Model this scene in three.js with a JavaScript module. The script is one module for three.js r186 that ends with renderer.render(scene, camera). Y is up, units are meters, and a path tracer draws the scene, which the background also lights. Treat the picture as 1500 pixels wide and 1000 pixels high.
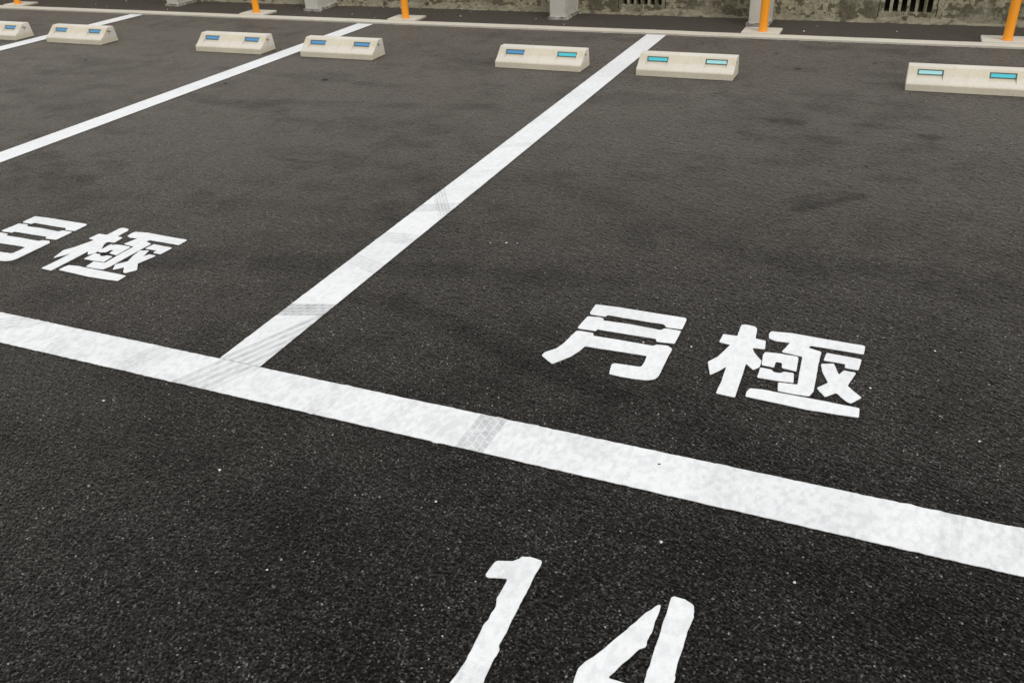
import * as THREE from 'three';
import { mergeGeometries, mergeVertices, toCreasedNormals } from 'three/addons/utils/BufferGeometryUtils.js';
import { RoundedBoxGeometry } from 'three/addons/geometries/RoundedBoxGeometry.js';
import { Brush, Evaluator, SUBTRACTION } from 'three-bvh-csg';

// ------------------------------------------------------------------ camera, sky, sun, exposure
const scene = new THREE.Scene();
const camera = new THREE.PerspectiveCamera(42.947, 1024 / 682, 0.05, 300);
camera.position.set(1.64988, 1.32879, 6.62309);
camera.rotation.order = 'YXZ';
camera.rotation.set(-0.52791, 0.41886, -0.04556);

const renderer = new THREE.WebGLRenderer({ antialias: true });
renderer.setSize(1024, 682);
renderer.toneMapping = THREE.LinearToneMapping;
renderer.toneMappingExposure = 1.02;
renderer.shadowMap.enabled = true;

const SKY = 0.78;                                   // overcast sky, a little brighter overhead
{
  const w = 256, h = 128, d = new Float32Array(w * h * 4);
  for (let j = 0; j < h; j++) for (let i = 0; i < w; i++) {
    const el = ((j + 0.5) / h - 0.5) * Math.PI, s = Math.max(0, Math.sin(el)), az = (i + 0.5) / w * Math.PI * 2;
    const cloud = 1 + 0.05 * Math.sin(az * 3 + 1.3 + 2 * s) * Math.cos(el * 5) + 0.04 * Math.sin(az * 7 + el * 9);
    const L = SKY * (1.0 + 0.10 * s) * cloud, k = (j * w + i) * 4, hz = Math.pow(1 - s, 3);
    d[k] = L * (0.97 + 0.05 * hz); d[k + 1] = L * 1.0; d[k + 2] = L * (1.045 - 0.12 * hz); d[k + 3] = 1;
  }
  const t = new THREE.DataTexture(d, w, h, THREE.RGBAFormat, THREE.FloatType);
  t.mapping = THREE.EquirectangularReflectionMapping; t.magFilter = t.minFilter = THREE.LinearFilter; t.needsUpdate = true;
  scene.background = t; scene.environment = t;
}
const sun = new THREE.DirectionalLight(new THREE.Color(1.0, 0.965, 0.91), 1.2);
sun.position.set(4.5, 8.5, 6.5); sun.target.position.set(0, 0, 2.5);
sun.castShadow = true; sun.shadow.radius = 40;
sun.shadow.mapSize.set(2048, 2048);
Object.assign(sun.shadow.camera, { left: -11, right: 11, top: 9, bottom: -9, near: 0.5, far: 40 });
scene.add(sun, sun.target);

// ------------------------------------------------------------------ helpers
let seed = 20240611;
const rnd = () => { seed = (seed + 0x6D2B79F5) | 0; let t = Math.imul(seed ^ (seed >>> 15), 1 | seed); t = (t + Math.imul(t ^ (t >>> 7), 61 | t)) ^ t; return ((t ^ (t >>> 14)) >>> 0) / 4294967296; };
const hash = (x, y, s = 0) => { let h = (Math.imul(x | 0, 374761393) + Math.imul(y | 0, 668265263) + Math.imul(s | 0, 1442695041)) | 0; h = Math.imul(h ^ (h >>> 13), 1274126177); h = Math.imul(h ^ (h >>> 15), 2246822519); return ((h ^ (h >>> 16)) >>> 0) / 4294967296; };
const mod = (a, n) => ((a % n) + n) % n;
function vnoise(x, y, s = 0, px = 1e9, py = 1e9) {          // smooth value noise, periodic when px, py are given
  const i = Math.floor(x), j = Math.floor(y), fx = x - i, fy = y - j, u = fx * fx * (3 - 2 * fx), v = fy * fy * (3 - 2 * fy);
  const i0 = mod(i, px), i1 = mod(i + 1, px), j0 = mod(j, py), j1 = mod(j + 1, py);
  const a = hash(i0, j0, s), b = hash(i1, j0, s), c = hash(i0, j1, s), d = hash(i1, j1, s);
  return a + (b - a) * u + (c - a) * v + (a - b - c + d) * u * v;
}
function fbm(x, y, s = 0, oct = 4, px = 1e9, py = 1e9) {
  let a = 0, w = 0.5, n = 0;
  for (let o = 0; o < oct; o++) { a += w * vnoise(x, y, s + o * 17, px, py); n += w; w *= 0.5; x *= 2; y *= 2; px *= 2; py *= 2; }
  return a / n;
}
const clamp = (x, a = 0, b = 1) => Math.min(b, Math.max(a, x));
const smooth = (a, b, x) => { const t = clamp((x - a) / (b - a)); return t * t * (3 - 2 * t); };
const srgb = (x) => { x = clamp(x); return 255 * (x <= 0.0031308 ? 12.92 * x : 1.055 * Math.pow(x, 1 / 2.4) - 0.055); };
function texture(w, h, fn, color = true) {                  // fn(i, j) -> [r, g, b] linear
  const d = new Uint8Array(w * h * 4);
  for (let j = 0; j < h; j++) for (let i = 0; i < w; i++) {
    const c = fn(i, j), k = (j * w + i) * 4;
    for (let q = 0; q < 3; q++) d[k + q] = color ? srgb(c[q]) : 255 * clamp(c[q]);
    d[k + 3] = 255;
  }
  const t = new THREE.DataTexture(d, w, h, THREE.RGBAFormat, THREE.UnsignedByteType);
  t.wrapS = t.wrapT = THREE.RepeatWrapping; t.magFilter = THREE.LinearFilter; t.minFilter = THREE.LinearMipmapLinearFilter; t.generateMipmaps = true;
  if (color) t.colorSpace = THREE.SRGBColorSpace;
  t.needsUpdate = true; return t;
}
const names = {};
const numbered = (n) => { const k = names[n] = (names[n] ?? -1) + 1; return k ? n + '_' + String(k).padStart(3, '0') : n; };
function mesh(name, geometry, material, parent) {
  const m = new THREE.Mesh(geometry, material); m.name = parent === scene ? numbered(name) : name;
  m.castShadow = m.receiveShadow = true; parent.add(m); return m;
}
function thing(name, label, category, [x, y, z] = [0, 0, 0], group) {
  const o = new THREE.Group(); o.name = numbered(name); o.position.set(x, y, z); o.userData = { label, category };
  if (group) o.userData.group = group; scene.add(o); return o;
}
function tag(o, label, category, group) { o.userData = { label, category }; if (group) o.userData.group = group; return o; }
function structure(o) { o.userData.kind = 'structure'; return o; }
const worldUV = (g, s, ax = 0, ay = 2) => {                  // uv in metres / s from two axes
  const p = g.attributes.position, u = new Float32Array(p.count * 2);
  for (let i = 0; i < p.count; i++) { u[i * 2] = p.getComponent(i, ax) / s; u[i * 2 + 1] = p.getComponent(i, ay) / s; }
  g.setAttribute('uv', new THREE.BufferAttribute(u, 2)); return g;
};
function boxUV(g, s) {                                       // cube-projected uv in metres / s, for non-indexed geometry
  g = g.index ? g.toNonIndexed() : g; const p = g.attributes.position, u = new Float32Array(p.count * 2), a = new THREE.Vector3(), b = new THREE.Vector3(), c = new THREE.Vector3();
  for (let i = 0; i < p.count; i += 3) {
    a.fromBufferAttribute(p, i); b.fromBufferAttribute(p, i + 1); c.fromBufferAttribute(p, i + 2); b.sub(a); c.sub(a); b.cross(c);
    const x = Math.abs(b.x), y = Math.abs(b.y), z = Math.abs(b.z), [e, f] = x > y && x > z ? [2, 1] : y > z ? [0, 2] : [0, 1];
    for (let k = 0; k < 3; k++) { u[(i + k) * 2] = p.getComponent(i + k, e) / s; u[(i + k) * 2 + 1] = p.getComponent(i + k, f) / s; }
  }
  g.setAttribute('uv', new THREE.BufferAttribute(u, 2)); return g;
}

// ------------------------------------------------------------------ asphalt: grain by grain in one tile of colour and one of height
const TILE = 2.0, TN = 2048, CELL = 4, GN = TN / CELL;
const asphaltData = (() => {
  const col = new Float32Array(TN * TN), hgt = new Float32Array(TN * TN);
  const sx = new Float32Array(GN * GN), sy = new Float32Array(GN * GN), tone = new Float32Array(GN * GN), top = new Float32Array(GN * GN);
  for (let j = 0; j < GN; j++) for (let i = 0; i < GN; i++) {
    const k = j * GN + i; sx[k] = (i + 0.1 + 0.8 * rnd()) * CELL; sy[k] = (j + 0.1 + 0.8 * rnd()) * CELL;
    const r = (rnd() + rnd() + rnd() - 1.5) * 1.6, sp = rnd(); tone[k] = 0.55 * Math.exp(1.25 * r) + (sp < 0.003 ? 6 + 16 * rnd() : sp < 0.04 ? 1.5 + 3.5 * rnd() : 0); top[k] = rnd() < 0.09 ? 0.02 : 0.38 + 0.62 * rnd();
  }
  for (let y = 0; y < TN; y++) for (let x = 0; x < TN; x++) {
    const ci = Math.floor(x / CELL), cj = Math.floor(y / CELL); let d1 = 1e9, d2 = 1e9, best = 0;
    for (let b = -1; b <= 1; b++) for (let a = -1; a <= 1; a++) {
      const ii = ci + a, jj = cj + b, k = mod(jj, GN) * GN + mod(ii, GN);
      const dx = x - (sx[k] + (ii - mod(ii, GN)) * CELL), dy = y - (sy[k] + (jj - mod(jj, GN)) * CELL), d = Math.sqrt(dx * dx + dy * dy) * (1.25 - 0.4 * top[k]);
      if (d < d1) { d2 = d1; d1 = d; best = k; } else if (d < d2) d2 = d;
    }
    const edge = clamp((d2 - d1) / 1.7), k = y * TN + x;
    hgt[k] = (0.25 + 0.75 * Math.sqrt(edge)) * top[best];
    col[k] = tone[best];
  }
  return { col, hgt };
})();
const asphaltTint = [1.0, 0.965, 0.91];
const asphaltMap = texture(TN, TN, (i, j) => { const c = 0.0165 * asphaltData.col[j * TN + i]; return asphaltTint.map((t) => c * t); });
const asphaltBump = texture(TN, TN, (i, j) => { const h = asphaltData.hgt[j * TN + i]; return [h, h, h]; }, false);
const asphalt = new THREE.MeshPhysicalMaterial({ map: asphaltMap, bumpMap: asphaltBump, bumpScale: 0.0012, roughness: 0.5, specularIntensity: 0.05, sheen: 1, sheenRoughness: 0.77, sheenColor: new THREE.Color(1, 0.885, 0.745), vertexColors: true });

const stripMat = new THREE.MeshPhysicalMaterial({ map: asphaltMap, bumpMap: asphaltBump, bumpScale: 0.002, roughness: 0.6, specularIntensity: 0.05, sheen: 0.62, sheenRoughness: 0.75, sheenColor: new THREE.Color(1, 0.86, 0.70), color: new THREE.Color(0.8, 0.8, 0.8) });
const RELIEF = 0.0034;
// coarse wear: patches of dust and fines, tyre polish, old oil drips
const blots = [[1.208, 2.011, 0.10, 0.055, 0.32], [1.649, 1.967, 0.10, 0.05, 0.32], [1.884, 2.09, 0.11, 0.05, 0.37], [1.433, 2.27, 0.16, 0.06, 0.27], [1.05, 2.25, 0.07, 0.05, 0.22],
  [-2.0, 3.85, 0.25, 0.12, 0.16], [-0.9, 3.85, 0.3, 0.12, 0.13], [-0.96, 3.27, 0.14, 0.03, 0.27], [-2.3, 3.1, 0.4, 0.08, 0.16], [1.75, 2.75, 0.15, 0.05, 0.22], [-3.9, 2.1, 0.3, 0.08, 0.16]];
const skids = [[1.40, 3.20, 1.62, 2.99, 0.035, 0.42], [1.36, 3.13, 1.55, 2.97, 0.03, 0.28], [0.25, 4.42, 1.1, 4.72, 0.05, 0.25], [0.1, 4.2, 0.9, 4.05, 0.06, 0.22], [-0.2, 4.25, -1.4, 4.55, 0.08, 0.21], [0.3, 3.2, 1.5, 3.75, 0.07, 0.14],
  [-3.2, 2.3, -1.6, 2.5, 0.07, 0.20], [-1.9, 2.4, -0.4, 2.15, 0.06, 0.17], [-2.7, 1.7, -1.2, 1.85, 0.05, 0.20], [0.5, 5.3, 1.4, 6.4, 0.09, 0.17], [1.2, 5.2, 2.2, 5.25, 0.07, 0.14]];
function groundTone(x, z) {
  let t = 1 + 0.42 * (fbm(x * 1.7, z * 1.7, 3, 5) - 0.5) + 0.55 * (fbm(x * 9, z * 9, 9, 4) - 0.5) + 0.25 * (fbm(x * 2.2, z * 7, 31, 3) - 0.5);
  for (const [bx, bz, rx, rz, k] of blots) {
    const d = Math.hypot((x - bx) / rx, (z - bz) / rz) + 1.5 * (fbm(x * 16, z * 16, 21, 4) - 0.5);
    if (d < 1.7) t *= 1 - k * smooth(1.35, 0.5, d);
  }
  for (const [x0, z0, x1, z1, w, k] of skids) {
    const dx = x1 - x0, dz = z1 - z0, L2 = dx * dx + dz * dz, u = clamp(((x - x0) * dx + (z - z0) * dz) / L2), d = Math.hypot(x - x0 - u * dx, z - z0 - u * dz) / w + 1.0 * (fbm(x * 11, z * 11, 5, 3) - 0.5);
    if (d < 1.5) t *= 1 - k * smooth(1.4, 0.6, d);
  }
  return clamp(t, 0.45, 1.6);
}
{ // fine dust that lies in patches, rubbed off where tyres scrub and under drips
  const w = 1280, h = 720, X0 = -10, Z0 = -1, SX = 16, SZ = 9;
  const t = texture(w, h, (i, j) => {
    const x = X0 + (i + 0.5) / w * SX, z = Z0 + (j + 0.5) / h * SZ, g = groundTone(x, z);
    const d = 0.96 + 0.95 * (g - 1) + 0.34 * (fbm(x * 0.9, z * 2.2, 140, 5) - 0.5) + 0.16 * (hash(i, j, 15) - 0.5);
    return [d, d, d].map((v) => clamp(v, 0.25, 1));
  }, false);
  t.repeat.set(TILE / SX, TILE / SZ); t.offset.set(-X0 / SX, -Z0 / SZ); t.wrapS = t.wrapT = THREE.ClampToEdgeWrapping;
  asphalt.sheenColorMap = t;
}
{
  // wear on a coarse lattice, read back smoothly
  const X0 = -9.5, Z0 = -0.4, ST = 0.03, NX = 480, NZ = 270, lat = new Float32Array(NX * NZ);
  for (let j = 0; j < NZ; j++) for (let i = 0; i < NX; i++) lat[j * NX + i] = groundTone(X0 + i * ST, Z0 + j * ST);
  const toneAt = (x, z) => { const u = clamp((x - X0) / ST, 0, NX - 1.001), v = clamp((z - Z0) / ST, 0, NZ - 1.001), i = Math.floor(u), j = Math.floor(v), a = u - i, b = v - j, k = j * NX + i; return (lat[k] * (1 - a) + lat[k + 1] * a) * (1 - b) + (lat[k + NX] * (1 - a) + lat[k + NX + 1] * a) * b; };
  const heightAt = (x, z) => { const u = mod(x / TILE, 1) * TN - 0.5, v = mod(z / TILE, 1) * TN - 0.5, i = Math.floor(u), j = Math.floor(v), a = u - i, b = v - j, at = (p, q) => asphaltData.hgt[mod(q, TN) * TN + mod(p, TN)]; return (at(i, j) * (1 - a) + at(i + 1, j) * a) * (1 - b) + (at(i, j + 1) * (1 - a) + at(i + 1, j + 1) * a) * b; };
  // rows of the sheet: stones a few millimetres apart where the lot is close by, coarser towards the wall
  const zs = []; for (let z = 6.75; z > -0.06;) { zs.push(z); z -= 0.0030 + 0.0062 * smooth(5.6, 1.5, z); } zs.push(-0.08);
  const left = (z) => z > 5.4 ? 0.05 - 0.75 : -0.70 - 1.30 * (5.4 - z) - 0.095 * Math.max(0, 5.4 - z), right = (z) => 3.1 + 0.08 * (5.5 - z);
  const nx = 1000, nz = zs.length, pos = new Float32Array((nx + 2) * nz * 3), col = new Float32Array((nx + 2) * nz * 3), idx = new Uint32Array((nx + 1) * (nz - 1) * 6), W = nx + 2;
  for (let j = 0; j < nz; j++) {
    const z = zs[j], a = left(z), b = right(z);
    for (let i = 0; i < W; i++) {
      const end = i === 0 || i === W - 1, x = i === 0 ? -14 : i === W - 1 ? 9 : a + (b - a) * (i - 1) / (nx - 1), k = (j * W + i) * 3;
      pos[k] = x; pos[k + 1] = end || j === nz - 1 ? -0.002 : RELIEF * (heightAt(x, z) - 1); pos[k + 2] = z;
      const t = toneAt(x, z); col[k] = t; col[k + 1] = t; col[k + 2] = t;
    }
  }
  let q = 0;
  for (let j = 0; j < nz - 1; j++) for (let i = 0; i < W - 1; i++) { const a = j * W + i, b = a + 1, c = a + W, d = c + 1; idx[q++] = a; idx[q++] = b; idx[q++] = c; idx[q++] = b; idx[q++] = d; idx[q++] = c; }
  const g = new THREE.BufferGeometry();
  g.setAttribute('position', new THREE.BufferAttribute(pos, 3)); g.setAttribute('color', new THREE.BufferAttribute(col, 3)); g.setIndex(new THREE.BufferAttribute(idx, 1)); g.computeVertexNormals();
  worldUV(g, TILE); structure(mesh('asphalt_ground', g, asphalt, scene));
  // the land around, a sheet to the horizon just below
  const far = new THREE.PlaneGeometry(240, 240).rotateX(-Math.PI / 2).translate(0, -0.02, 0);
  structure(mesh('surrounding_ground', worldUV(far, TILE), stripMat, scene));
}
// the smoother, darker strip of asphalt between kerb and wall
{
  const g = new THREE.PlaneGeometry(15.2, 0.80, 1, 1).rotateX(-Math.PI / 2).translate(-1.9, 0.004, -0.49);
  structure(mesh('asphalt_path', worldUV(g, TILE), stripMat, scene));
}

// ------------------------------------------------------------------ concrete
const CN = 512;
const concreteTex = (base, dark, s, amt, splash = false) => texture(CN, CN, (i, j) => {
  const u = i / CN, v = j / CN, n = fbm(u * 4, v * 4, s, 6, 4, 4), f = hash(i, j, s + 5), p = fbm(u * 32, v * 32, s + 50, 3, 32, 32);
  const k = clamp(amt * (smooth(0.5, 0.75, n) + 0.5 * smooth(0.62, 0.8, p))), g = 1 + 0.14 * (f - 0.5) + 0.22 * (n - 0.5);
  // splash: soil-yellow staining with a ragged rim on the foot of the wheel stops
  const st = splash ? 0.75 * smooth(0.062, 0.046, v + 0.022 * (fbm(u * 48, v * 24, s + 70, 4, 48, 24) - 0.5)) * (0.55 + 0.9 * (fbm(u * 90, v * 40, s + 80, 3, 90, 40) - 0.2)) : 0;
  return base.map((b, q) => (b + (dark[q] - b) * k) * (1 - st * [0.09, 0.13, 0.28][q]) * g * (hash(i, j, s + 9) < 0.004 ? 0.45 : 1));
});
const concreteBump = texture(CN, CN, (i, j) => { const h = 0.5 * fbm(i / CN * 64, j / CN * 64, 4, 3, 64, 64) + 0.3 * hash(i, j, 3) + 0.2 * fbm(i / CN * 8, j / CN * 8, 14, 4, 8, 8) - (hash(i >> 1, j >> 1, 8) < 0.01 ? 0.4 : 0); return [h, h, h]; }, false);
const stopMat = new THREE.MeshPhysicalMaterial({ map: concreteTex([0.69, 0.64, 0.555], [0.57, 0.51, 0.42], 201, 0.5, true), bumpMap: concreteBump, bumpScale: 0.0012, roughness: 0.9, specularIntensity: 0.4 });
const kerbMat = new THREE.MeshPhysicalMaterial({ map: concreteTex([0.62, 0.575, 0.48], [0.45, 0.41, 0.33], 301, 0.7), bumpMap: concreteBump, bumpScale: 0.0012, roughness: 0.92, specularIntensity: 0.4 });
const pillarMat = new THREE.MeshPhysicalMaterial({ map: concreteTex([0.66, 0.64, 0.58], [0.5, 0.48, 0.42], 401, 0.6), bumpMap: concreteBump, bumpScale: 0.0012, roughness: 0.92, specularIntensity: 0.4 });
const mortarMat = new THREE.MeshPhysicalMaterial({ map: concreteTex([0.52, 0.49, 0.43], [0.16, 0.15, 0.12], 451, 0.8), bumpMap: concreteBump, bumpScale: 0.003, roughness: 0.95, specularIntensity: 0.3 });

function roughen(g, amp, freq, s, keepY0 = true) {           // push vertices about by noise
  g = mergeVertices(g.deleteAttribute('uv') && g); const p = g.attributes.position, n = g.attributes.normal;
  for (let i = 0; i < p.count; i++) {
    const x = p.getX(i), y = p.getY(i), z = p.getZ(i), a = (fbm(x * freq + z * freq * 0.7, y * freq + z * freq, s, 3) - 0.5) * 2 * amp;
    p.setXYZ(i, x + n.getX(i) * a, keepY0 && y < 0.002 ? y : y + n.getY(i) * a, z + n.getZ(i) * a);
  }
  g.computeVertexNormals(); return g;
}
// kerb: a flush concrete edging with slightly uneven edges
{
  const n = 700, x0 = -9.4, x1 = 5.6, pts = [];
  const wob = (x, s) => 0.006 * (fbm(x * 1.3, s, s, 3) - 0.5) + 0.006 * (fbm(x * 12, s, s + 3, 3) - 0.5);
  const prof = [[0, -0.05], [0, 0.010], [-0.004, 0.014], [-0.1, 0.014], [-0.104, 0.010], [-0.104, -0.05]];
  const pos = [], idx = [];
  for (let i = 0; i <= n; i++) { const x = x0 + (x1 - x0) * i / n; prof.forEach(([z, y], k) => pos.push(x, y + (y > 0 ? 0.003 * (fbm(x * 2, 5, 8, 3) - 0.5) : 0), z + wob(x, k < 3 ? 11 : 19))); }
  for (let i = 0; i < n; i++) for (let k = 0; k < prof.length - 1; k++) { const a = i * prof.length + k, b = a + 1, c = a + prof.length, d = c + 1; idx.push(a, c, b, b, c, d); }
  let g = new THREE.BufferGeometry(); g.setAttribute('position', new THREE.Float32BufferAttribute(pos, 3)); g.setIndex(idx); g.computeVertexNormals();
  g = toCreasedNormals(g, 0.6); structure(mesh('kerb', boxUV(g, 0.8), kerbMat, scene));
}

// ------------------------------------------------------------------ wall with slotted vent blocks
const WN = 1024;
const wallMap = texture(WN, WN, (i, j) => {                  // 2 m tile: blotchy old concrete, dark algae, pale lime
  const u = i / WN, v = j / WN, big = fbm(u * 5, v * 5, 501, 6, 5, 5), drip = fbm(u * 22, v * 5, 520, 4, 22, 5), fine = fbm(u * 70, v * 70, 540, 3, 70, 70), g = hash(i, j, 55);
  let c = [0.39, 0.355, 0.25];
  const moss = clamp(0.9 * smooth(0.50, 0.64, 0.5 * big + 0.3 * drip + 0.2 * fine) + 0.9 * smooth(0.54, 0.68, fine) * smooth(0.38, 0.55, big));
  const lime = smooth(0.56, 0.72, fbm(u * 9, v * 9, 560, 5, 9, 9)) * (1 - 0.6 * moss);
  c = c.map((b, q) => b + ([0.07, 0.062, 0.038][q] - b) * 0.85 * moss);
  c = c.map((b, q) => b + ([0.60, 0.56, 0.43][q] - b) * 0.7 * lime);
  const k = (1 + 0.8 * (fine - 0.5) + 0.45 * (g - 0.5) + 0.7 * (fbm(u * 160, v * 160, 570, 2, 160, 160) - 0.5)) * (hash(i >> 1, j >> 1, 66) < 0.006 ? 2.0 : 1) * (hash(i >> 1, j >> 1, 67) < 0.02 ? 0.5 : 1);
  return c.map((b) => b * k);
});
const wallBump = texture(WN, WN, (i, j) => { const u = i / WN, v = j / WN, h = 0.45 * fbm(u * 40, v * 40, 601, 4, 40, 40) + 0.35 * fbm(u * 140, v * 140, 611, 2, 140, 140) + 0.2 * hash(i, j, 7); return [h, h, h]; }, false);
const wallMat = new THREE.MeshPhysicalMaterial({ map: wallMap, bumpMap: wallBump, bumpScale: 0.006, roughness: 0.95, specularIntensity: 0.3 });
const footMat = new THREE.MeshPhysicalMaterial({ map: concreteTex([0.30, 0.27, 0.195], [0.03, 0.027, 0.018], 661, 1.6), bumpMap: wallBump, bumpScale: 0.012, roughness: 0.95, specularIntensity: 0.3 });
{
  const WZ = -0.75, H = 0.6, T = 0.14;
  const wall = thing('retaining_wall', 'low mossy concrete wall with slotted vents behind the orange pipe barriers', 'wall', [0, 0, WZ]);
  const cuts = [-9.4, -5.6, -2.52, -0.525, -0.13, 1.495, 1.893, 3.5, 5.6];
  for (let c = 0; c < cuts.length - 1; c++) {
    const a = cuts[c] + 0.0025, b = cuts[c + 1] - 0.0025, vent = c === 3 || c === 5;
    const s = new THREE.Shape([[a, 0], [b, 0], [b, H], [a, H]].map(([x, y]) => new THREE.Vector2(x, y)));
    if (vent) for (let k = 0; k < 6; k++) {
      const x = a + 0.034 + k * 0.0585; s.holes.push(new THREE.Path([[x, 0.078], [x, 0.40], [x + 0.036, 0.40], [x + 0.036, 0.078]].map(([p, q]) => new THREE.Vector2(p, q))));
    }
    let g = new THREE.ExtrudeGeometry(s, { depth: vent ? 0.07 : T, bevelEnabled: true, bevelThickness: 0.003, bevelSize: 0.003, bevelOffset: -0.003, bevelSegments: 2 }).translate(0, 0, -(vent ? 0.07 : T) - 0.003);
    mesh(vent ? 'vent_block' : 'wall_panel', boxUV(g, 2.0), wallMat, wall);
    if (vent) {                                                // unseen closed duct added behind the slots, deep so they stay dark
      const m = (a + b) / 2, w = b - a, parts = [new THREE.BoxGeometry(w, 0.46, 0.02).translate(m, 0.235, -1.62), new THREE.BoxGeometry(w, 0.02, 1.5).translate(m, 0.455, -0.86), new THREE.BoxGeometry(w, 0.02, 1.5).translate(m, 0.02, -0.86), new THREE.BoxGeometry(0.02, 0.40, 1.5).translate(a + 0.01, 0.235, -0.86), new THREE.BoxGeometry(0.02, 0.40, 1.5).translate(b - 0.01, 0.235, -0.86)];
      mesh('added_vent_duct', boxUV(mergeGeometries(parts), 2.0), wallMat, wall);
    }
  }
  mesh('wall_coping', boxUV(new RoundedBoxGeometry(15, 0.08, 0.22, 2, 0.01).translate(-1.9, H + 0.042, -0.07), 2.0), wallMat, wall);
  // crumbling foot: an uneven lip of mortar and dirt along the base
  let f = new THREE.BoxGeometry(15, 0.05, 0.03, 1500, 5, 3).translate(-1.9, 0.026, 0.013);
  const p = f.attributes.position;
  for (let i = 0; i < p.count; i++) {
    const x = p.getX(i), y = p.getY(i), z = p.getZ(i), top = 0.014 + 0.034 * smooth(0.35, 0.65, fbm(x * 3.1, 2, 71, 4)) + 0.028 * (fbm(x * 25, 3, 72, 3) - 0.5);
    const zz = z > 0 ? z * (0.5 + 1.6 * fbm(x * 6, 1, 73, 4)) + 0.018 * (fbm(x * 40, y * 60, 74, 3) - 0.5) - 0.3 * y : z;
    p.setXYZ(i, x, 0.004 + y / 0.051 * Math.max(0.006, top), zz);
  }
  f.computeVertexNormals(); mesh('wall_foot', boxUV(f, 2.0), footMat, wall);
}

// ------------------------------------------------------------------ concrete buttresses standing against the wall
const buttresses = [[-4.97, 'beside the short gap between two orange barriers, its left neighbour far off'], [-3.34, ''], [-0.94, ''], [0.665, '']];
const buttressLabels = ['pale concrete buttress behind the farthest orange barrier, well away from the vents',
  'pale concrete buttress behind the gap between two orange pipe barriers, square foot in mortar',
  'clean pale concrete buttress between the wall\'s mossy run and the first slotted vent',
  'pale concrete buttress standing right behind an orange barrier post'];
buttresses.forEach(([x], i) => {
  const b = thing('concrete_buttress', buttressLabels[i], 'buttress', [x, 0.004, -0.575], 'concrete buttresses along the wall');
  let g = new RoundedBoxGeometry(0.135, 0.56, 0.34, 3, 0.008).translate(0, 0.284, 0);
  mesh('column', boxUV(g, 0.9), pillarMat, b);
  let c = new THREE.BoxGeometry(0.165, 0.022, 0.35, 20, 4, 40).translate(0, 0.0125, 0.008);
  c = roughen(c, 0.012, 22, 90 + i); mesh('mortar_collar', boxUV(c, 0.9), mortarMat, b);
});

// ------------------------------------------------------------------ orange pipe barriers
const orange = new THREE.MeshPhysicalMaterial({ color: new THREE.Color(1.0, 0.365, 0.011), roughness: 0.42, clearcoat: 0.35, clearcoatRoughness: 0.25 });
function barrier(x0, x1, label) {
  const z = -0.168, w = x1 - x0, o = thing('pipe_barrier', label, 'barrier', [x0, 0, z], 'orange pipe barriers along the kerb');
  const R = 0.0303, H = 0.8, r = 0.11;
  for (const x of [0, w]) {
    mesh('post', new THREE.CylinderGeometry(R, R, H - r, 28, 1, true).translate(x, (H - r) / 2 + 0.01, 0), orange, o);
    const ring = new THREE.TorusGeometry(R + 0.001, 0.004, 8, 28).rotateX(Math.PI / 2).translate(x, 0.024, 0); mesh('weld_ring', ring, orange, o);
    let pad = new RoundedBoxGeometry(0.272, 0.05, 0.205, 2, 0.006).translate(x - 0.02 + 0.02 * hash(Math.round(x0 * 10), x > 0 ? 1 : 0, 4), -0.004, -0.0405);
    mesh('concrete_pad', boxUV(pad, 0.8), kerbMat, o);
  }
  const path = new THREE.CurvePath();
  const V = (x, y) => new THREE.Vector3(x, y, 0);
  path.add(new THREE.QuadraticBezierCurve3(V(0, H - r + 0.01), V(0, H + 0.01), V(r, H + 0.01)));
  path.add(new THREE.LineCurve3(V(r, H + 0.01), V(w - r, H + 0.01)));
  path.add(new THREE.QuadraticBezierCurve3(V(w - r, H + 0.01), V(w, H + 0.01), V(w, H - r + 0.01)));
  mesh('top_rail', new THREE.TubeGeometry(path, 80, R, 20), orange, o);
  mesh('lower_rail', new THREE.CylinderGeometry(0.0215, 0.0215, w - 0.04, 20).rotateZ(Math.PI / 2).translate(w / 2, 0.287, 0), orange, o);
}
barrier(-6.80, -3.776, 'orange pipe barrier spanning behind the farthest bay line');
barrier(-2.225, 0.744, 'orange pipe barrier spanning behind the tyre-marked divider line, a buttress at its post');
barrier(2.335, 5.33, 'orange pipe barrier with low rail, beside the slotted vent with black openings');

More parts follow.
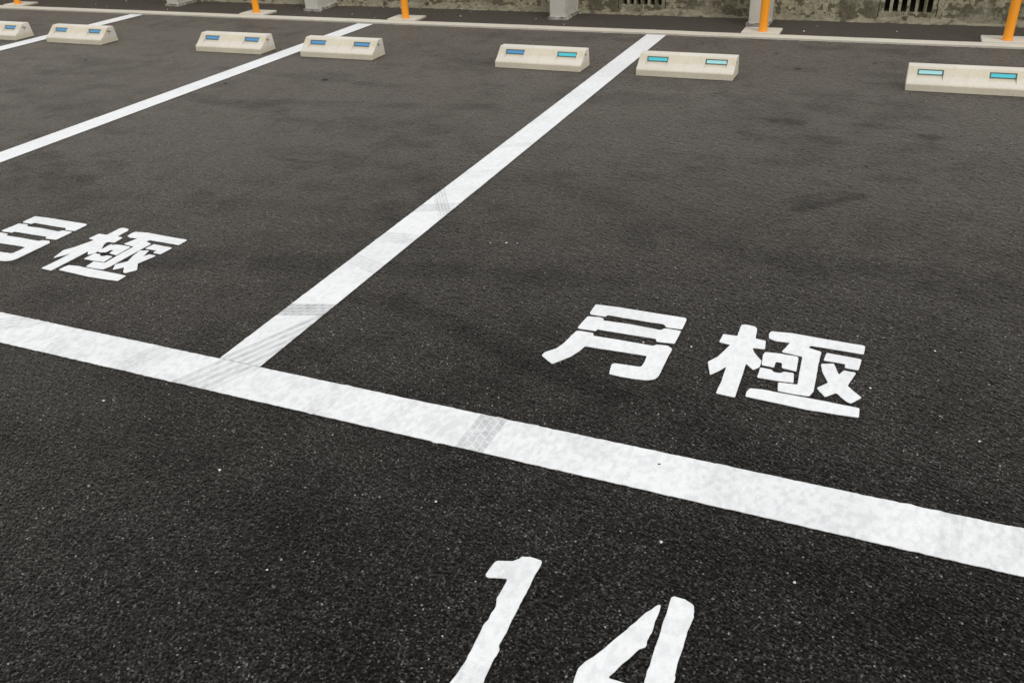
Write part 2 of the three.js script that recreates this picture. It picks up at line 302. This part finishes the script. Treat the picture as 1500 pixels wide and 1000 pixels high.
// ------------------------------------------------------------------ wheel stops
const csg = new Evaluator(); csg.attributes = ['position', 'normal', 'uv'];
const stopGeo = (() => {
  const L = 0.6, bv = 0.004, sh = new THREE.Shape();
  sh.moveTo(0.094, 0); sh.lineTo(0.0915, 0.033); sh.quadraticCurveTo(0.088, 0.041, 0.072, 0.050); sh.quadraticCurveTo(0.052, 0.062, 0.036, 0.078);
  sh.lineTo(0.0, 0.111); sh.quadraticCurveTo(-0.006, 0.117, -0.014, 0.118); sh.lineTo(-0.064, 0.118); sh.quadraticCurveTo(-0.073, 0.118, -0.075, 0.110); sh.lineTo(-0.094, 0);
  let g = new THREE.ExtrudeGeometry(sh, { depth: L - 2 * bv, bevelEnabled: true, bevelThickness: bv, bevelSize: bv, bevelOffset: -bv, bevelSegments: 3, curveSegments: 8 });
  g.translate(0, 0, -L / 2 + bv).rotateY(-Math.PI / 2);       // shape x -> world z, extrusion -> world x
  g = g.index ? g : g; let body = new Brush(g); body.updateMatrixWorld();
  const cut = (geo) => { const c = new Brush(geo); c.updateMatrixWorld(); body = csg.evaluate(body, c, SUBTRACTION); };
  for (const s of [-1, 1]) {
    const w = 0.135, t = new THREE.Shape([[0.006, 0.1005], [0.012, 0.0705], [0.09, 0.045], [0.09, 0.16], [0.02, 0.108]].map(([a, b]) => new THREE.Vector2(a, b)));
    cut(new THREE.ExtrudeGeometry(t, { depth: w, bevelEnabled: false }).translate(0, 0, -w / 2).rotateY(-Math.PI / 2).translate(s * 0.182, 0, 0));
    cut(new THREE.BoxGeometry(0.03, 0.013, 0.042).rotateX(-0.35).translate(s * 0.3, 0.084, -0.016));      // hand hold in the end
    cut(new THREE.BoxGeometry(0.012, 0.028, 0.012).translate(s * 0.3, 0.062, -0.012));
  }
  return boxUV(body.geometry, 0.7);
})();
const cyan = new THREE.MeshPhysicalMaterial({ color: new THREE.Color(0.06, 0.66, 0.78), roughness: 0.22, clearcoat: 1, clearcoatRoughness: 0.06, iridescence: 0.6, iridescenceIOR: 1.5, iridescenceThicknessRange: [100, 420] });  // brighter than the blue: sky shimmer on the reflector, put into its colour
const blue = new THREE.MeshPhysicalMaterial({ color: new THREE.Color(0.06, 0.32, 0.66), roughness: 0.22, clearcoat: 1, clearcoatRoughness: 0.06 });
const pale = new THREE.MeshPhysicalMaterial({ color: new THREE.Color(0.42, 0.85, 0.88), roughness: 0.2, clearcoat: 1, clearcoatRoughness: 0.06 });  // whitish sky reflection on the reflector, painted as a paler colour
const gapShadeMat = new THREE.MeshPhysicalMaterial({ color: new THREE.Color(0.09, 0.11, 0.12), roughness: 0.6 });  // shadow in the pocket gap around each reflector, as a dark colour
const tilt = Math.atan2(0.006, 0.030);
const reflectorGeo = new RoundedBoxGeometry(0.121, 0.019, 0.004, 2, 0.0012);
const gapShadeGeo = (() => { const s = new THREE.Shape([[-0.0655, -0.0135], [0.0655, -0.0135], [0.0655, 0.0135], [-0.0655, 0.0135]].map(([a, b]) => new THREE.Vector2(a, b))); s.holes.push(new THREE.Path([[-0.0607, -0.0097], [-0.0607, 0.0097], [0.0607, 0.0097], [0.0607, -0.0097]].map(([a, b]) => new THREE.Vector2(a, b)))); return new THREE.ExtrudeGeometry(s, { depth: 0.003, bevelEnabled: false }).translate(0, 0, -0.0025); })();  // thin dark rim standing for the shaded gap
function wheelStop(x, z, turn, mats, label) {
  const o = thing('wheel_stop', label, 'wheel stop', [x, 0.0015, z], 'concrete wheel stops, two to a bay'); o.rotation.y = turn;
  mesh('concrete_body', stopGeo, stopMat, o);
  [-1, 1].forEach((s, i) => {
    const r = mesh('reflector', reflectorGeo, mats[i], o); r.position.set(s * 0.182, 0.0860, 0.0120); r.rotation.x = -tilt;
    const f = mesh('pocket_gap_shade', gapShadeGeo, gapShadeMat, r); f.position.set(0, 0, 0);
  });
}
const SW = (a, b) => (a + b) / 2;
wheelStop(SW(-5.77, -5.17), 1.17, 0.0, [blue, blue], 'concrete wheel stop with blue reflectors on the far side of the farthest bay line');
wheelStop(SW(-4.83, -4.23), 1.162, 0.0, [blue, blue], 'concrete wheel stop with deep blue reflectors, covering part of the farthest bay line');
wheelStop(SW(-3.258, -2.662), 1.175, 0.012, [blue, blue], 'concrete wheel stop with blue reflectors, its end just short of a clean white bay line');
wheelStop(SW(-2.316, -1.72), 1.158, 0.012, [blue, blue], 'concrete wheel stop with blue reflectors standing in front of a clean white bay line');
wheelStop(SW(-0.778, -0.177), 1.152, -0.008, [blue, cyan], 'concrete wheel stop with one blue reflector and one painted in cyan shimmer beside the tyre-marked line');
wheelStop(SW(0.185, 0.787), 1.156, 0.0, [cyan, pale], 'concrete wheel stop with reflectors painted in cyan and pale cyan shimmer overlapping the tyre-marked divider line');
wheelStop(SW(1.742, 2.342), 1.146, 0.008, [pale, cyan], 'concrete wheel stop with reflectors painted in pale cyan shimmer standing alone near the slotted vent');

// ------------------------------------------------------------------ white road paint
function ragged(poly, step, amp, s, r = 0.004) {              // clip corners, subdivide, and let the edges wander
  const out = [], n = poly.length, A = [];
  for (let i = 0; i < n; i++) {
    const p = poly[(i + n - 1) % n], c = poly[i], q = poly[(i + 1) % n], lp = Math.hypot(p[0] - c[0], p[1] - c[1]), lq = Math.hypot(q[0] - c[0], q[1] - c[1]);
    const k = Math.min(r, lp * 0.35, lq * 0.35);
    A.push([c[0] + (p[0] - c[0]) / lp * k, c[1] + (p[1] - c[1]) / lp * k], [c[0] + (q[0] - c[0]) / lq * k, c[1] + (q[1] - c[1]) / lq * k]);
  }
  for (let i = 0; i < A.length; i++) {
    const a = A[i], b = A[(i + 1) % A.length], L = Math.hypot(b[0] - a[0], b[1] - a[1]), m = Math.max(1, Math.round(L / step)), nx = (b[1] - a[1]) / L, ny = -(b[0] - a[0]) / L;
    for (let k = 0; k < m; k++) {
      const t = k / m, x = a[0] + (b[0] - a[0]) * t, y = a[1] + (b[1] - a[1]) * t, w = amp * ((fbm(x * 60, y * 60, s, 3) - 0.5) * 1.8 + 1.2 * smooth(0.7, 0.9, vnoise(x * 45, y * 45, s + 8)) - 0.1);
      out.push(new THREE.Vector2(x + nx * w, -(y + ny * w)));
    }
  }
  return out;
}
const PAINT_T = 0.0018;
function paintGeo(poly, s, { step = 0.008, amp = 0.0016, corner = 0.004 } = {}) {
  const g = new THREE.ExtrudeGeometry(new THREE.Shape(ragged(poly, step, amp, s, corner)), { depth: PAINT_T, bevelEnabled: true, bevelThickness: 0.001, bevelSize: 0.0012, bevelOffset: -0.0012, bevelSegments: 1 });
  return g.rotateX(-Math.PI / 2).translate(0, 0.0012, 0);     // shape (x, -z) lies down on the ground
}
// dirt on the paint, in real places: rubber prints of tyre treads and rubbed-in grey
const tread = (x, z, [px, pz, ang, w, len, k, style]) => {     // style 0: ribs along the travel, 1: blocks, 2: plain smear
  const c = Math.cos(ang), s = Math.sin(ang), u = (x - px) * c + (z - pz) * s, v = -(x - px) * s + (z - pz) * c;   // u along the travel
  if (Math.abs(v) > w * 0.62 || Math.abs(u) > len * 0.6) return 0;
  const side = smooth(w * 0.5, w * 0.46, Math.abs(v) + 0.004 * (vnoise(u * 60, v * 60, 88) - 0.5)) * smooth(len * 0.55, len * 0.45, Math.abs(u));
  let p = 1;
  if (style === 0) p = 0.25 + 0.75 * smooth(0.35, 0.6, 0.5 + 0.5 * Math.sin(v / w * Math.PI * 9)) * (0.6 + 0.4 * vnoise(u * 30, v * 120, 91));
  if (style === 1) { const row = Math.floor(v / 0.021), a = mod(u + 0.008 * row + v * 0.5, 0.026), b = mod(v, 0.021); p = (a < 0.0045 || b < 0.0035) ? 0.35 : 1; }
  return k * side * p * (0.65 + 0.7 * (fbm(x * 25, z * 25, 95, 3) - 0.15));
};
const paintCol = (x, z, marks, dirt) => {
  let g = dirt * (0.04 + 0.10 * smooth(0.40, 0.75, fbm(x * 7, z * 7, 701, 6)) + 0.16 * smooth(0.3, 0.8, fbm(x * 95, z * 60, 711, 4)));
  for (const m of marks) g += tread(x, z, m);
  g = clamp(g, 0, 0.75);
  const f = 1 + 0.05 * (hash(Math.floor(x * 500), Math.floor(z * 500), 31) - 0.5);
  return [0.86, 0.863, 0.86].map((b, q) => (b + ([0.22, 0.222, 0.225][q] - b) * g) * f);
};
const HALF = Math.PI / 2, D2R = Math.PI / 180;
const frontMarks = [[0.832, 5.0, HALF + 0.03, 0.082, 0.4, 0.42, 1], [-0.03, 5.02, -68 * D2R, 0.14, 0.6, 0.34, 0], [-0.86, 4.95, -35 * D2R, 0.10, 0.5, 0.26, 0], [-0.30, 5.0, 1.75, 0.07, 0.4, 0.12, 1],
  [0.36, 5.0, HALF, 0.07, 0.4, 0.13, 1], [0.585, 5.0, HALF + 0.1, 0.05, 0.4, 0.10, 0], [1.99, 5.0, HALF + 0.15, 0.17, 0.4, 0.10, 0], [1.93, 5.03, HALF, 0.05, 0.4, 0.10, 1], [1.42, 5.0, 1.4, 0.12, 0.4, 0.05, 0], [-0.62, 5.0, 1.3, 0.08, 0.4, 0.10, 1], [1.1, 5.0, 1.9, 0.10, 0.4, 0.06, 0]];
const divMarks = [[0.075, 4.72, -68 * D2R, 0.13, 0.62, 0.43, 0], [0.0, 4.575, -18 * D2R, 0.085, 0.5, 0.52, 1], [-0.03, 3.53, 58 * D2R, 0.06, 0.42, 0.34, 0], [0.02, 3.62, -24 * D2R, 0.09, 0.4, 0.35, 0], [0.0, 3.96, -6 * D2R, 0.10, 0.4, 0.23, 0], [0.0, 4.2, 20 * D2R, 0.08, 0.4, 0.17, 1], [0.0, 3.2, -30 * D2R, 0.10, 0.5, 0.14, 0], [0.02, 2.75, -32 * D2R, 0.05, 0.4, 0.23, 0]];
function linePaint(w, h, x0, x1, z0, z1, marks, dirt) { return texture(w, h, (i, j) => paintCol(x0 + (x1 - x0) * (i + 0.5) / w, z0 + (z1 - z0) * (j + 0.5) / h, marks, dirt)); }
function fitUV(g, x0, x1, z0, z1) { const p = g.attributes.position, u = new Float32Array(p.count * 2); for (let i = 0; i < p.count; i++) { u[i * 2] = (p.getX(i) - x0) / (x1 - x0); u[i * 2 + 1] = (p.getZ(i) - z0) / (z1 - z0); } g.setAttribute('uv', new THREE.BufferAttribute(u, 2)); return g; }
function paintMat(map, span) {                                 // span: metres covered by uv 0..1, so the asphalt grain telegraphs through at its real size
  const b = asphaltBump.clone(); b.repeat.set(span[0] / TILE, span[1] / TILE); b.needsUpdate = true;
  return new THREE.MeshPhysicalMaterial({ map, bumpMap: b, bumpScale: 0.0007, roughness: 0.45, specularIntensity: 0.6, sheen: 0.35, sheenRoughness: 0.6, sheenColor: new THREE.Color(1, 0.98, 0.95) });
}
const rect = (x0, x1, z0, z1) => [[x0, z0], [x1, z0], [x1, z1], [x0, z1]];
{
  const a = [-1.15, 2.35, 4.92, 5.085], g = paintGeo(rect(-9, 5.4, 4.925, 5.077), 801, { step: 0.006, amp: 0.0021, corner: 0.002 });
  tag(mesh('front_line', fitUV(g, ...a), paintMat(linePaint(2048, 96, ...a, frontMarks, 1.15), [a[1] - a[0], a[3] - a[2]]), scene), 'wide white painted line running across the fronts of the bays, tyre-printed', 'painted line');
}
const plainLine = linePaint(256, 2048, -0.09, 0.09, 0, 5, [[0, 2.2, 0.3, 0.06, 0.4, 0.06, 2]], 0.6);
const dividerLabels = { '-7.5': 'white painted bay line past the far wheel stop', '-5': 'white painted bay line running under the deep blue reflector wheel stop', '-2.5': 'clean white bay line without tyre prints, passing two blue reflector wheel stops', 0: 'white bay line crossed by many grey tyre prints, meeting the front line', 2.5: 'white painted bay line past the lone wheel stop' };
for (const [x, zTop] of [[-5, 0.036], [-2.5, 0.044], [0, 0.021], [2.5, 0.03]]) {
  const w = 0.0735, g = paintGeo(rect(-w, w, zTop, 4.9225), 810 + x, { step: 0.008, amp: 0.0010, corner: 0.002 });
  const box = [-0.09, 0.09, 0, 5], m = mesh('divider_line', fitUV(g, ...box), paintMat(x === 0 ? linePaint(128, 2048, ...box, divMarks, 0.8) : plainLine, [0.18, 5]), scene);
  m.position.x = x + (x === -5 ? -0.015 : 0); tag(m, dividerLabels[x], 'painted line', 'white lines between the bays');
}
// stencilled characters: millimetres from (1.0, 4.5), x to the right and z towards the lane
const glyphs = {
month: [[[-109,-262],[-32,-267],[76,-265],[185,-264],[191,-255],[191,-191],[143,-188],[131,-205],[78,-204],[22,-205],[-52,-207],[-54,-194],[-104,-193],[-109,-203]],
[[-108,-178],[-68,-184],[-54,-179],[-54,-167],[32,-171],[132,-165],[140,-180],[191,-180],[190,-100],[136,-94],[130,-110],[49,-109],[-55,-109],[-54,-97],[-111,-95],[-115,-101]],
[[-112,-77],[-103,-82],[-57,-82],[-53,-66],[28,-67],[135,-66],[139,-76],[174,-81],[191,-68],[190,-26],[190,35],[190,90],[184,108],[168,119],[129,126],[92,127],[56,124],[47,75],[52,65],[130,60],[133,36],[131,-5],[70,-4],[-57,0],[-64,32],[-78,70],[-115,126],[-133,114],[-161,92],[-159,73],[-135,43],[-124,9],[-118,-35]]],
pole: [[[355,-275],[366,-282],[395,-279],[405,-267],[409,-205],[440,-202],[445,-153],[410,-149],[419,-123],[446,-83],[446,-50],[431,-28],[407,-55],[408,20],[408,126],[356,123],[359,55],[357,-23],[345,4],[323,37],[303,-30],[324,-67],[346,-146],[311,-151],[314,-202],[356,-203]],
[[447,-136],[496,-141],[539,-140],[542,-129],[545,-59],[504,-65],[501,-92],[484,-93],[484,-60],[449,-62],[444,-118]],
[[448,-47],[480,-46],[486,-34],[505,-35],[511,-46],[540,-47],[545,3],[498,7],[448,7]],
[[447,-264],[505,-272],[607,-267],[710,-264],[714,-258],[713,-214],[646,-215],[566,-216],[561,-201],[599,-188],[598,-129],[599,-65],[600,28],[592,56],[553,59],[510,57],[505,14],[556,9],[553,-56],[551,-145],[492,-153],[508,-214],[467,-211],[446,-220],[442,-247]],
[[613,-188],[709,-183],[705,-121],[668,-122],[668,-143],[609,-144]],
[[604,-121],[638,-135],[656,-79],[666,-106],[699,-105],[696,-87],[682,-28],[722,18],[697,55],[685,50],[657,16],[631,46],[606,8],[632,-28],[613,-76]],
[[438,69],[470,64],[627,67],[720,71],[721,114],[674,118],[587,121],[490,115],[433,112],[432,87]]],
one: [[[94,876],[114,871],[140,873],[142,884],[141,921],[142,963],[142,1007],[142,1052],[144,1080],[142,1108],[148,1118],[147,1135],[147,1153],[148,1190],[150,1272],[92,1274],[91,1230],[96,1194],[98,1152],[96,1103],[94,1072],[99,1055],[98,1022],[92,1003],[93,967],[91,946],[51,957],[44,953],[45,930],[46,914],[50,906],[81,897],[94,883]]],
four: [[[420,875],[429,874],[447,874],[462,880],[466,884],[470,915],[467,948],[469,988],[467,1022],[469,1053],[469,1150],[468,1276],[420,1278],[421,1150],[420,1057],[419,1024],[420,986],[418,938],[418,884]],
[[403,903],[405,917],[404,961],[403,987],[401,1002],[404,1010],[400,1018],[393,1021],[384,1044],[368,1075],[365,1086],[357,1105],[405,1106],[405,1158],[302,1160],[299,1114],[301,1102],[312,1080],[329,1048],[348,1006],[369,964],[383,933],[396,908]]],
};
const charMap = linePaint(1024, 1024, 0, 1, 0, 1, [], 0.8);
const charMat = paintMat(charMap, [1, 1]);
const numMat = paintMat(linePaint(1024, 1024, 0, 1, 0, 1, [[0.1, 0.62, 0.1, 0.09, 0.5, 0.16, 2], [0.45, 0.45, 0.1, 0.05, 0.6, 0.14, 1], [0.4, 0.56, 0.1, 0.05, 0.6, 0.12, 1]], 1.0), [1, 1]);
function character(name, strokes, label, category, [x, z], mat, s, group) {
  const o = thing(name, label, category, [x, 0, z], group);
  strokes.forEach((poly, i) => {
    const g = paintGeo(poly.map(([a, b]) => [a / 1000, b / 1000]), s + i, { step: 0.006, amp: name === 'painted_digit' ? 0.0016 : 0.0007, corner: 0.003 });
    mesh('stroke', fitUV(g, -0.2, 0.8, 0.75 - (name === 'painted_digit' ? 0 : 1.1), 1.75 - (name === 'painted_digit' ? 0 : 1.1)), mat, o);
  });
}
character('painted_character', glyphs.month, 'white stencilled moon character 月 in the bay right behind number 14', 'painted character', [1.0, 4.5], charMat, 900, 'stencilled kanji on the asphalt');
character('painted_character', glyphs.pole, 'white many-stroked stencilled character 極 in the bay right behind number 14', 'painted character', [1.0, 4.5], charMat, 920, 'stencilled kanji on the asphalt');
character('painted_character', glyphs.month, 'white stencilled moon character 月 in the bay without number, across the tyre-marked line', 'painted character', [-1.511, 4.49], charMat, 940, 'stencilled kanji on the asphalt');
character('painted_character', glyphs.pole, 'white many-stroked stencilled character 極 in the bay without number, across the tyre-marked line', 'painted character', [-1.509, 4.492], charMat, 960, 'stencilled kanji on the asphalt');
character('painted_digit', glyphs.one, 'white stencilled digit 1 with a short flag, before the stencilled 4', 'painted digit', [1.0, 4.5], numMat, 980);
character('painted_digit', glyphs.four, 'white stencilled digit 4 split into two pieces by the stencil gap', 'painted digit', [1.0, 4.5], numMat, 990);

// ------------------------------------------------------------------ small litter: pale pebbles, dead twigs
const pebbleMat = new THREE.MeshStandardMaterial({ color: new THREE.Color(0.62, 0.60, 0.56), roughness: 0.9 });
const pebbleGeo = [0, 1, 2].map((s) => { const g = mergeVertices(new THREE.IcosahedronGeometry(1, 1).deleteAttribute('uv')); const p = g.attributes.position; for (let i = 0; i < p.count; i++) { const k = 0.75 + 0.5 * hash(i, s, 12); p.setXYZ(i, p.getX(i) * k, p.getY(i) * k * 0.6, p.getZ(i) * k); } g.computeVertexNormals(); return g; });
function pebble(x, z, r, y, label, group) {
  const m = mesh('pebble', pebbleGeo[Math.floor(rnd() * 3)], pebbleMat, scene); m.position.set(x, y + r * 0.4, z); m.scale.setScalar(r); m.rotation.y = rnd() * 6.28; tag(m, label, 'pebble', group);
}
for (let i = 0; i < 34; i++) pebble(-6 + 8.6 * rnd(), -0.72 + 0.55 * Math.pow(rnd(), 1.6), 0.003 + 0.005 * rnd(), 0.005, 'tiny pale pebble lying on the asphalt strip between kerb and wall', 'pebbles on the strip by the wall');
for (const [x, z, r] of [[1.74, 4.46, 0.005], [1.24, 4.40, 0.005], [1.02, 4.335, 0.004], [1.1, 4.42, 0.005], [0.42, 3.87, 0.007], [0.46, 3.86, 0.004], [0.36, 3.885, 0.004], [-0.24, 5.22, 0.006], [0.28, 5.36, 0.006], [0.84, 5.28, 0.005], [1.64, 5.25, 0.005], [1.36, 5.23, 0.006], [2.0, 4.62, 0.005], [1.9, 4.2, 0.005], [0.6, 5.6, 0.004], [1.75, 5.55, 0.005]])
  pebble(x, z, r * 0.62, 0.0, 'tiny white stone chip lying on the dark asphalt of the bays', 'stone chips on the parking asphalt');

const barkMat = new THREE.MeshStandardMaterial({ color: new THREE.Color(0.02, 0.016, 0.012), roughness: 0.95 });
for (const [x, z, a, l] of [[-1.74, 1.821, 0.5, 0.022], [-2.349, 2.059, 1.2, 0.012], [-3.92, 1.72, 0.2, 0.012], [1.12, 0.86, 0.1, 0.02], [0.93, 0.45, 0.3, 0.012], [1.55, 0.62, 0.9, 0.01], [1.62, 2.62, 0.4, 0.009], [0.62, 1.9, 2.0, 0.01], [-1.05, 4.36, 0.6, 0.02], [-1.03, 4.43, 0.2, 0.014], [0.62, 5.86, 0.7, 0.012], [1.29, 4.975, 0.3, 0.0035]]) {
  const m = mesh('bark_chip', pebbleGeo[Math.floor(rnd() * 3)], barkMat, scene); m.position.set(x, z > 4.93 && z < 5.07 ? 0.0045 : 0.002, z); m.scale.set(l, 0.004, l * 0.35); m.rotation.y = a; tag(m, 'small dark chip of bark lying on the parking asphalt', 'bark chip', 'bark chips on the asphalt');
}

renderer.render(scene, camera);
